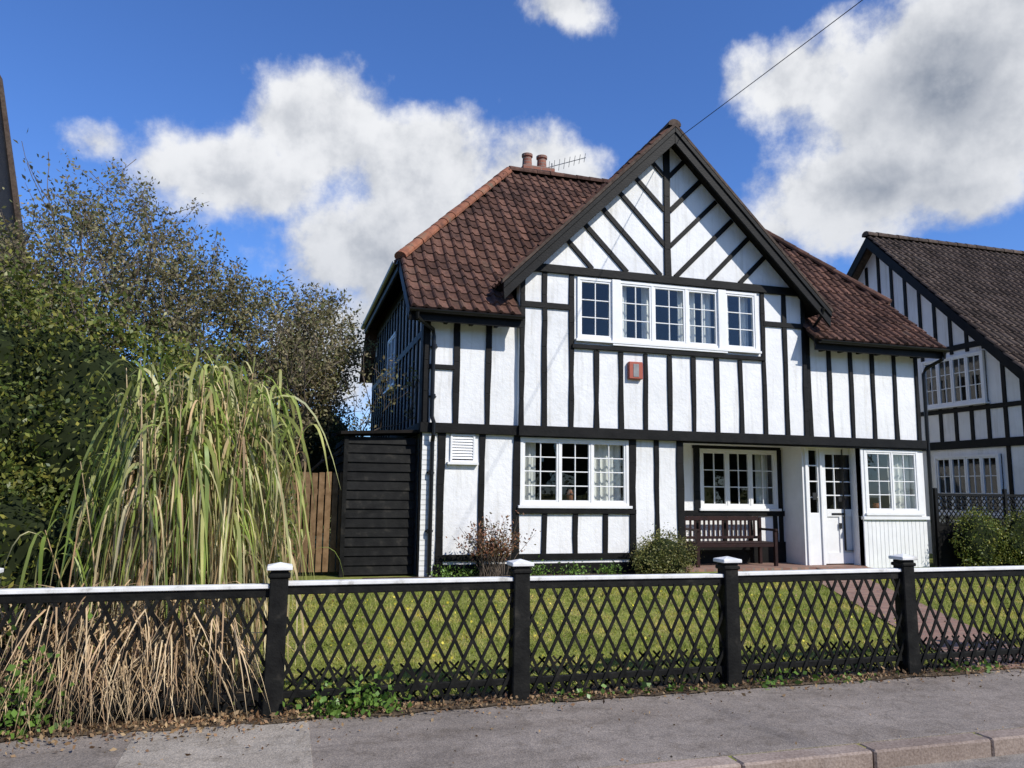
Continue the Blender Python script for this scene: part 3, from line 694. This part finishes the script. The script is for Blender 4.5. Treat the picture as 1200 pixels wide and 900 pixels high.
for (a,b,c,d) in ((12.92,14.60,3.58,4.70),(12.7,14.4,1.15,2.45)):
    q=MB(FN); q.box(a,b,.002,.03,c,d); q.obj('window_dark_backing','under',Nh)  # dark panel on the solid wall, colour stands in for the unlit room
    w=(b-a-.1)/4
    window(Nh,FN,a,b,c,d,.09,[(a+.05+i*w+.01,a+.05+(i+1)*w-.01) for i in range(4)],2,3,room=False,name='window')
q=MB(); q.tube([(14.4,11.85,3.8),(14.4,11.85,.2)],.035,8); q.obj('downpipe','gutter',Nh)

# ------------------------------------------------------------------ left building (steep dark gable end)
Lb=empty('dark_weatherboard_house'); q=MB()
ya,yb=15.5,20.0
prof=[(-14,.1),(-6.45,.1),(-6.02,6.0),(-7.0,11.0),(-8.6,14),(-14,14)]
q.add([(x,ya,z) for x,z in prof]+[(x,yb,z) for x,z in prof],[tuple(range(6)),tuple(range(11,5,-1))]+[(i,(i+1)%6,6+(i+1)%6,6+i) for i in range(6)])
q.obj('walls','black',Lb)
q=MB()
for (a,b) in (((-5.9,6.0),(-6.98,11.2)),((-6.98,11.2),(-8.6,14.1))):
    y_a,y_b,w_=yb-.05,yb+.10,.16
    q.add([(a[0],y_a,a[1]),(a[0],y_b,a[1]),(b[0],y_b,b[1]),(b[0],y_a,b[1]),(a[0]-w_,y_a,a[1]-.04),(a[0]-w_,y_b,a[1]-.04),(b[0]-w_,y_b,b[1]-.04),(b[0]-w_,y_a,b[1]-.04)],[(0,1,2,3),(4,5,6,7),(0,3,7,4),(1,2,6,5),(0,1,5,4),(2,3,7,6)])
q.obj('verge','tile2',Lb)

# ------------------------------------------------------------------ vegetation
def noise3(P,s,seed):
    r=np.random.default_rng(seed); o=np.zeros(len(P))
    for i in range(7):
        k=r.normal(size=3)*s*(1.35**i); o+=np.sin(P@k+r.uniform(0,6.28))/(1.2**i)
    return o/3.5
def tree(name,base,height,spread,leafn,mat,size,seed,lean=(0,0),trunk=.12,levels=4,lobes=(),ln=0):
    rr=random.Random(seed); E=empty(name); m=MB(); tips=[]
    def br(p,d,L,r,lv):
        pts=[p];rs=[r];n=4
        for i in range(n):
            d=(d+Vector((rr.gauss(0,.16),rr.gauss(0,.16),rr.gauss(0,.10)+.03))).normalized(); p=p+d*L/n; pts.append(p); rs.append(max(.004,r*(1-.55*(i+1)/n)))
        m.tube(pts,rs,6 if lv<2 else 4,cap=False)
        if lv>=2: tips.append((pts,lv))
        if lv<levels:
            for i in range(rr.choice((3,4,4)) if lv<3 else 3):
                f=rr.uniform(.35,1); q=pts[min(n,int(f*n)+ (1 if f*n%1>.5 else 0))]
                a=rr.uniform(0,6.28); o=Vector((math.cos(a),math.sin(a),0))
                nd=(d*rr.uniform(.5,1)+o*rr.uniform(.5,1.1)*spread+Vector((0,0,.25))).normalized()
                br(q,nd,L*rr.uniform(.55,.8),rs[-1]*rr.uniform(.7,.95)+.002,lv+1)
    for s in range(3):
        a=s*2.1+rr.random(); br(Vector(base)+Vector((math.cos(a)*.08,math.sin(a)*.08,0)),Vector((lean[0]+math.cos(a)*.35*spread,lean[1]+math.sin(a)*.35*spread,1)).normalized(),height*.42,trunk,0)
    zt=max(v[2] for v in m.v); k=(height)/(zt-base[2]); 
    m.v=[(base[0]+(v[0]-base[0])*k,base[1]+(v[1]-base[1])*k,base[2]+(v[2]-base[2])*k) for v in m.v]
    m.obj('branches','bark',E,recalc=False)
    P=[]; per=max(1,leafn//len(tips))
    for pts,lv in tips:
        dens=rr.uniform(.3,1.7)
        for _ in range(int(per*dens)):
            i=rr.randrange(len(pts)-1); q=pts[i].lerp(pts[i+1],rr.random()); 
            P.append((base[0]+(q.x-base[0])*k+rr.gauss(0,.09),base[1]+(q.y-base[1])*k+rr.gauss(0,.09),base[2]+(q.z-base[2])*k+rr.gauss(0,.09)))
    P=np.array(P)
    if lobes:
        PP=[P]; tw=MB()
        for (x,y,z,a,b,c) in lobes:
            kc=int(ln/len(lobes)/30); d=rng.normal(size=(kc,3)); d/=np.linalg.norm(d,axis=1)[:,None]
            r_=rng.uniform(.25,1.0,kc)**.5*(1+.30*noise3(d*np.array([a,b,c])+np.array([x,y,z]),2.2,seed))
            cc=d*np.array([a,b,c])*r_[:,None]+np.array([x,y,z])
            ax=rng.normal(size=(kc,3))*.8+d*1.3+np.array([0,0,.5]); ax/=np.linalg.norm(ax,axis=1)[:,None]
            tt=rng.uniform(-.5,.5,(kc,30)); sp=rng.normal(size=(kc,30,3))*.055
            PP.append((cc[:,None,:]+ax[:,None,:]*tt[:,:,None]*.55+sp).reshape(-1,3))
            for i in range(0,kc,2):
                c0=Vector(cc[i]);av=Vector(ax[i]); tw.tube([c0-av*.5,c0+av*.32],[.007,.003],3,cap=False)
        P=np.concatenate(PP); tw.obj('twigs','bark',E,recalc=False)
    leaves('leaves',P,size,mat,E,.5); return E
def bush(name,lobes,n,mat,size,seed,amp=.28,core=True,aspect=.5,fuzz=.5):
    E=empty(name); vol=np.array([l[3]*l[4]+l[4]*l[5]+l[3]*l[5] for l in lobes]); cnt=(n*vol/vol.sum()).astype(int); PP=[]
    for (x,y,z,a,b,c),k in zip(lobes,cnt):
        d=rng.normal(size=(k,3)); d/=np.linalg.norm(d,axis=1)[:,None]
        R=np.array([a,b,c]); W=d*R+np.array([x,y,z])
        s=1+amp*noise3(W,2.6,seed)+amp*.6*noise3(W,7,seed+1)
        rad=1-rng.exponential(.10,k).clip(0,.45)+rng.exponential(.03,k)*fuzz
        P=d*R*(s*rad)[:,None]+np.array([x,y,z]); PP.append(P[P[:,2]>gz(0,max(4.3,y))+.01])
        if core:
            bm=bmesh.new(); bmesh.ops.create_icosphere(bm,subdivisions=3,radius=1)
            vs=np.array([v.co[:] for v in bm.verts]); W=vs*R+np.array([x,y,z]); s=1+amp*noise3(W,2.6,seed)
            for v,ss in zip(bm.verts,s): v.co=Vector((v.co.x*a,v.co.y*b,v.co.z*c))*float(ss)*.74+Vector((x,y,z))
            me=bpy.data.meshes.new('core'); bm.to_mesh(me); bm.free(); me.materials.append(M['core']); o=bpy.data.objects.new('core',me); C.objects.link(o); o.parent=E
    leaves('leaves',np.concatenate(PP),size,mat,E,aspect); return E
bush('hedge_bush',[(-4.3,8.6,2.0,1.6,1.2,1.9),(-3.1,8.4,2.1,1.2,1.1,1.75),(-2.1,8.7,1.9,1.2,1.0,1.65),(-1.1,8.9,1.6,.95,.9,1.45),(-.45,9.1,1.2,.55,.6,1.15),(-3.6,7.4,.9,1.3,.7,1.1),(-2.3,7.3,.8,.9,.6,1.0)],62000,'hedge',.055,3,amp=.22,fuzz=1.8)
tree('deciduous_tree',(-2.7,13.2,.2),6.0,.8,11000,'tree',.065,5,(.0,0),.11,lobes=[(-2.9,13.3,4.9,1.45,1.1,1.75),(-1.6,13.3,4.2,1.1,1,1.3),(-3.8,13.2,3.9,1.2,1,1.4)],ln=32000)
tree('deciduous_tree',(-.4,13.8,.2),4.9,.8,8000,'tree',.065,9,(.12,0),.10,lobes=[(-.5,13.6,4.1,1.0,.9,1.1),(.5,13.8,4.0,.75,.8,1.0),(-.2,13.6,3.1,1.1,.9,1.0)],ln=22000)
tree('deciduous_tree',(-4.6,12.4,.2),4.7,.9,8000,'tree',.065,14,(-.1,0),.10,lobes=[(-4.5,12.6,3.8,1.2,1,1.4)],ln=9000)
bush('dark_evergreen',[(.45,17.5,1.9,.9,.8,1.9),(-1.2,17,1.8,1.3,.9,2.0),(1.0,20,2.2,.8,.8,1.8)],20000,'dark',.07,8)
bush('back_hedge',[(-3.2,16,1.5,1.8,.9,1.6),(-6,16,1.5,2,.9,1.7),(-9,16,1.5,2,.9,1.7)],10000,'dark',.08,12)
bush('garden_shrub',[(6.05,11.62,.5,.5,.33,.38),(5.75,11.55,.42,.28,.25,.28)],6000,'shrub',.035,21,fuzz=2.5)
bush('climbing_shrub',[(12.6,11.6,.75,.55,.25,.6),(13.5,11.55,.7,.6,.25,.55),(14.5,11.5,.65,.7,.3,.5)],9000,'hedge',.045,31,fuzz=2)
E=empty('dry_shrub'); m=MB(); P=[]
for i in range(70):
    a=random.uniform(0,6.28); s=random.uniform(.05,.55); b=Vector((3.1+random.uniform(-.2,.2),11.55+random.uniform(-.1,.1),.22)); q1=b+Vector((math.cos(a)*s*.4,math.sin(a)*s*.25,.35)); q2=b+Vector((math.cos(a)*s,math.sin(a)*s*.5,random.uniform(.45,.95)))
    m.tube([b,q1,q2],[.006,.005,.002],4,cap=False)
    for _ in range(22):
        c=q1.lerp(q2,random.random()); P.append((c.x+random.gauss(0,.035),c.y+random.gauss(0,.035),c.z+random.gauss(0,.035)))
m.obj('stems','bark',E,recalc=False); leaves('leaves',np.array(P),.05,'dryshrub',E)
P=[]
for cx,s in ((2.4,.1),(3.9,.12),(4.5,.15),(5.1,.1),(2.75,.12)):
    for _ in range(160): P.append((cx+random.gauss(0,s),11.75+random.gauss(0,.08),.24+abs(random.gauss(0,.08))))
leaves('bed_plants',np.array(P),.05,'ivy')
P=[]
for cx,s,k,hh in ((.62,.14,260,.10),(.35,.1,120,.06),(-1.5,.12,260,.28),(2.2,.2,60,.04),(3.1,.3,60,.03),(4.4,.3,60,.03),(3.9,.1,50,.05),(6.0,.3,60,.04)):
    for _ in range(k): P.append((cx+random.gauss(0,s),5.66+random.gauss(0,.05),.01+abs(random.gauss(0,hh))))
leaves('fence_foot_weeds',np.array(P),.045,'ivy',aspect=.8)
n=7500; X=rng.uniform(-3,8,n); w=np.exp(-np.clip(X+.2,0,9)/2.0); keep=rng.uniform(0,1,n)<(.35+.65*w); X=X[keep]; n=len(X)
Y=5.72-rng.exponential(.055,n)*(1+.8*np.exp(-np.clip(X+.5,0,9)))+rng.normal(0,.02,n); Y=np.clip(Y,4.4,5.9)
leaves('fallen_leaves',np.stack([X,Y,.012+rng.exponential(.012,n)],1),.032,'dead',aspect=.6)
n=320; leaves('scattered_leaves',np.stack([rng.uniform(-3,7,n),5.6-rng.exponential(.45,n).clip(0,1.3),np.full(n,.016)],1),.02,'dead',aspect=.6)

# giant cane clump
E=empty('cane_grass_clump')
def arcs(n,base,length,out,droop,k=9,dirbias=(0,0),upr=(.35,.95)):
    a=rng.uniform(0,2*np.pi,n); d=np.stack([np.cos(a),np.sin(a)*.7],1)+np.array(dirbias)
    L=length*rng.uniform(.6,1.25,n); t=np.linspace(0,1,k)[None,:]
    o=out*rng.uniform(.5,1.3,n)[:,None]; up=rng.uniform(*upr,n)[:,None]; dr=droop*rng.uniform(.6,1.3,n)[:,None]
    h=(t**.8)
    X=base[:,0:1]+d[:,0:1]*o*L[:,None]*h; Y=base[:,1:2]+d[:,1:2]*o*L[:,None]*h
    Z=base[:,2:3]+L[:,None]*(up*t-dr*t*t)
    wob=rng.normal(size=(n,1,3))*.03*np.sin(t*3)[:,:,None]
    return np.stack([X,Y,np.maximum(Z,.03)],2)+wob*np.array([1,1,0])
CX=-.66
n=460; bx=rng.normal(CX,.17,n);byy=rng.normal(6.5,.16,n); hh=1.05+1.4*rng.uniform(0,1,n)**.8; k=7
t=np.linspace(0,1,k)[None]; spx=(bx-CX)*.5+rng.normal(0,.06,n); spy=rng.normal(0,.10,n)
stem=np.stack([bx[:,None]+spx[:,None]*t**1.4,byy[:,None]+spy[:,None]*t,.03+hh[:,None]*t],2)
m=MB()
for i in range(n): m.tube([tuple(p) for p in stem[i][::2]],[.009,.008,.006,.003],4,cap=False)
m.obj('stems','straw',E,recalc=False)
def pick(nn,lo,hi):
    i=rng.integers(0,n,nn); f=rng.uniform(lo,hi,nn); tt=f; 
    return np.stack([bx[i]+spx[i]*tt**1.4,byy[i]+spy[i]*tt,.03+hh[i]*tt],1)
ribbons('green_leaves',arcs(2000,pick(2000,.72,1.0),.86,.40,1.35),rng.uniform(.018,.034,2000),'cane',E)
ribbons('green_leaves_upper',arcs(600,pick(600,.86,1.0),.78,.26,.70,upr=(.6,1.0)),rng.uniform(.014,.028,600),'cane',E)
ribbons('green_leaves_outer',arcs(300,pick(300,.8,1.0),1.05,.34,1.7,dirbias=(.45,-.1)),rng.uniform(.016,.03,300),'cane',E)
ribbons('dry_leaves_hanging',arcs(1100,pick(1100,.55,.98),.95,.30,1.75,dirbias=(.25,-.2)),rng.uniform(.012,.026,1100),'strawleaf',E)
ribbons('dry_leaves',arcs(2300,pick(2300,.25,.9),.66,.24,1.9),rng.uniform(.010,.022,2300),'straw',E)
n2=700; x0=rng.uniform(-1.95,-.35,n2); z0=rng.uniform(.2,.9,n2)**1.1; t=np.linspace(0,1,6)[None]
Xp=x0[:,None]+rng.normal(0,.32,n2)[:,None]*t; Yp=5.98-(rng.uniform(.1,.5,n2)[:,None])*t; Zp=np.maximum(z0[:,None]+.12*np.sin(t*3)-z0[:,None]*rng.uniform(.4,1.05,n2)[:,None]*t**1.5,.015)
ribbons('fallen_stalks',np.stack([Xp,Yp,Zp],2),rng.uniform(.005,.013,n2),'straw',E)

bush('unseen_reflection_trees',[(x,-15+random.uniform(-1,1),4.2,2.8,1.8,4.6+random.uniform(-1.2,1.2)) for x in range(-14,34,5)],12000,'hedge',.30,41)  # unseen tree row added behind the camera to darken the window reflections

q=MB(); q.tube([(10.9,-10,-.1),(10.9,-10,10.7)],[.14,.10],10); q.obj('utility_pole','bark')
pts=[]
a=Vector((6.45,11.58,7.82));b=Vector((10.9,-10,10.55))
for i in range(25):
    f=i/24; p=a.lerp(b,f); p.z-=.45*4*f*(1-f)*.3; pts.append(p)
q=MB(); q.tube(pts,.0065,5); q.obj('overhead_wire','gutter')

# ------------------------------------------------------------------ sky
EL=math.radians(40); AZ=math.radians(145)
w=bpy.data.worlds.new('World'); S.world=w; w.use_nodes=True
try:
    w.cycles.sampling_method='MANUAL'; w.cycles.sample_map_resolution=256
except Exception: pass
n=w.node_tree.nodes; l=w.node_tree.links; bg=n['Background']; bg.inputs[1].default_value=.105
sky=n.new('ShaderNodeTexSky'); sky.sky_type='NISHITA'; sky.sun_disc=False; sky.sun_elevation=EL; sky.sun_rotation=AZ
sky.air_density=1.0; sky.dust_density=.3; sky.ozone_density=3.0
tc=n.new('ShaderNodeTexCoord'); D=tc.outputs['Generated']
sx=n.new('ShaderNodeSeparateXYZ'); l.new(D,sx.inputs[0])
def mth(op,a,b=None,c=None,clamp=False):
    k=n.new('ShaderNodeMath'); k.operation=op; k.use_clamp=clamp
    for i,v in enumerate((a,b,c)):
        if v is None: continue
        if isinstance(v,(int,float)): k.inputs[i].default_value=v
        else: l.new(v,k.inputs[i])
    return k.outputs[0]
az=mth('MULTIPLY',mth('ARCTAN2',sx.outputs[0],sx.outputs[1]),57.2958)
el=mth('MULTIPLY',mth('ARCSINE',sx.outputs[2]),57.2958)
cb=n.new('ShaderNodeCombineXYZ'); l.new(az,cb.inputs[0]); l.new(el,cb.inputs[1])
def smooth(v,a,b,o0=0,o1=1):
    k=n.new('ShaderNodeMapRange'); k.interpolation_type='SMOOTHSTEP'; l.new(v,k.inputs[0])
    for i,x in enumerate((a,b,o0,o1)): k.inputs[i+1].default_value=x
    return k.outputs[0]
CL=[(-4,21.5,8,3.8,1),(1.5,25.2,7,5,1.15),(9,23,8,5.2,1.2),(17.5,21.5,8,4.8,1.2),(9,17.5,12,5.8,1.4),(5,10,8,5,1),
    (47,26,12,7.5,1.3),(42,20.5,10,4.6,1.2),(56,31,13,9,1.1),(37,28,4.5,3.2,.9),(20,34.3,4,2.4,.8),(-13.5,22,2.6,1.4,.5),(36,18.5,3.5,1.2,.55),
    (150,25,40,10,.8),(-80,22,28,9,.9)]
def shape(offaz,offel):
    va=n.new('ShaderNodeVectorMath'); va.operation='ADD'; l.new(cb.outputs[0],va.inputs[0]); va.inputs[1].default_value=(offaz,offel,0)
    cur=None
    for (a,e_,ra,re,st) in CL:
        s=n.new('ShaderNodeVectorMath'); s.operation='MULTIPLY_ADD'; l.new(va.outputs[0],s.inputs[0]); s.inputs[1].default_value=(1/ra,1/re,0); s.inputs[2].default_value=(-a/ra,-e_/re,0)
        g_=n.new('ShaderNodeVectorMath'); g_.operation='LENGTH'; l.new(s.outputs[0],g_.inputs[0])
        v=mth('MULTIPLY_ADD',g_.outputs['Value'],-st,st)
        cur=v if cur is None else mth('SMOOTH_MAX',cur,v,.25)
    return mth('MAXIMUM',cur,-.75),va.outputs[0]
def cn(vec,detail,sc_=.17,amp=1.9):
    t=n.new('ShaderNodeTexNoise'); t.inputs['Scale'].default_value=sc_; t.inputs['Detail'].default_value=detail; t.inputs['Roughness'].default_value=.60
    l.new(vec,t.inputs['Vector']); return mth('MULTIPLY_ADD',t.outputs[0],amp,-amp/2)
s0,v0=shape(0,0); nA=cn(v0,8); vb=n.new('ShaderNodeVectorMath'); vb.operation='ADD'; l.new(v0,vb.inputs[0]); vb.inputs[1].default_value=(1.1,1.6,0); nB=cn(vb.outputs[0],5)
d0=mth('ADD',s0,nA)
mask=smooth(d0,-.06,.5)
shade=smooth(mth('SUBTRACT',nB,nA),-.30,.50)
thick=smooth(d0,.3,1.2)
low=smooth(el,13,25,1,0)
rightc=smooth(az,36,46)
gray=mth('ADD',mth('ADD',mth('MULTIPLY',shade,.48),mth('MULTIPLY',thick,mth('MULTIPLY_ADD',rightc,.60,.10))),mth('MULTIPLY',low,.26),clamp=True)
cr=n.new('ShaderNodeValToRGB'); l.new(gray,cr.inputs[0]); e_=cr.color_ramp.elements
e_[0].position=0;e_[0].color=(.93,.94,.96,1);e_[1].position=1;e_[1].color=(.27,.31,.38,1)
sc=n.new('ShaderNodeVectorMath'); sc.operation='SCALE'; l.new(cr.outputs[0],sc.inputs[0]); sc.inputs['Scale'].default_value=9.4
tint=n.new('ShaderNodeVectorMath'); tint.operation='MULTIPLY'; l.new(sky.outputs[0],tint.inputs[0]); tint.inputs[1].default_value=(.74,1.08,1.68)
mx=n.new('ShaderNodeMix'); mx.data_type='RGBA'; l.new(mth('MULTIPLY',mask,.97),mx.inputs[0]); l.new(tint.outputs[0],mx.inputs[6]); l.new(sc.outputs[0],mx.inputs[7])
l.new(mx.outputs[2],bg.inputs[0])
sun=bpy.data.lights.new('sun','SUN'); sun.energy=5.0; sun.angle=math.radians(.5); sun.color=(1,.955,.88)
so=bpy.data.objects.new('sun',sun); C.objects.link(so)
sd=Vector((math.sin(AZ)*math.cos(EL),math.cos(AZ)*math.cos(EL),math.sin(EL))); so.rotation_euler=sd.to_track_quat('Z','Y').to_euler(); so.location=(0,-20,30)

# ------------------------------------------------------------------ camera
cam=bpy.data.cameras.new('camera'); co=bpy.data.objects.new('camera',cam); C.objects.link(co)
cam.sensor_width=36; cam.lens=36*901/1200; cam.clip_start=.05; cam.clip_end=2000
pt=math.radians(7.9); yw=math.radians(16.3)
fwd=Vector((math.sin(yw)*math.cos(pt),math.cos(yw)*math.cos(pt),math.sin(pt)))
rt=Vector((math.cos(yw),-math.sin(yw),0)); upv=rt.cross(fwd)
ro=.0122
r2=(rt+upv*ro).normalized(); u2=r2.cross(fwd).normalized()
Mx=Matrix((( r2.x,u2.x,-fwd.x,0),(r2.y,u2.y,-fwd.y,0),(r2.z,u2.z,-fwd.z,1.55),(0,0,0,1)))
co.matrix_world=Mx
S.camera=co
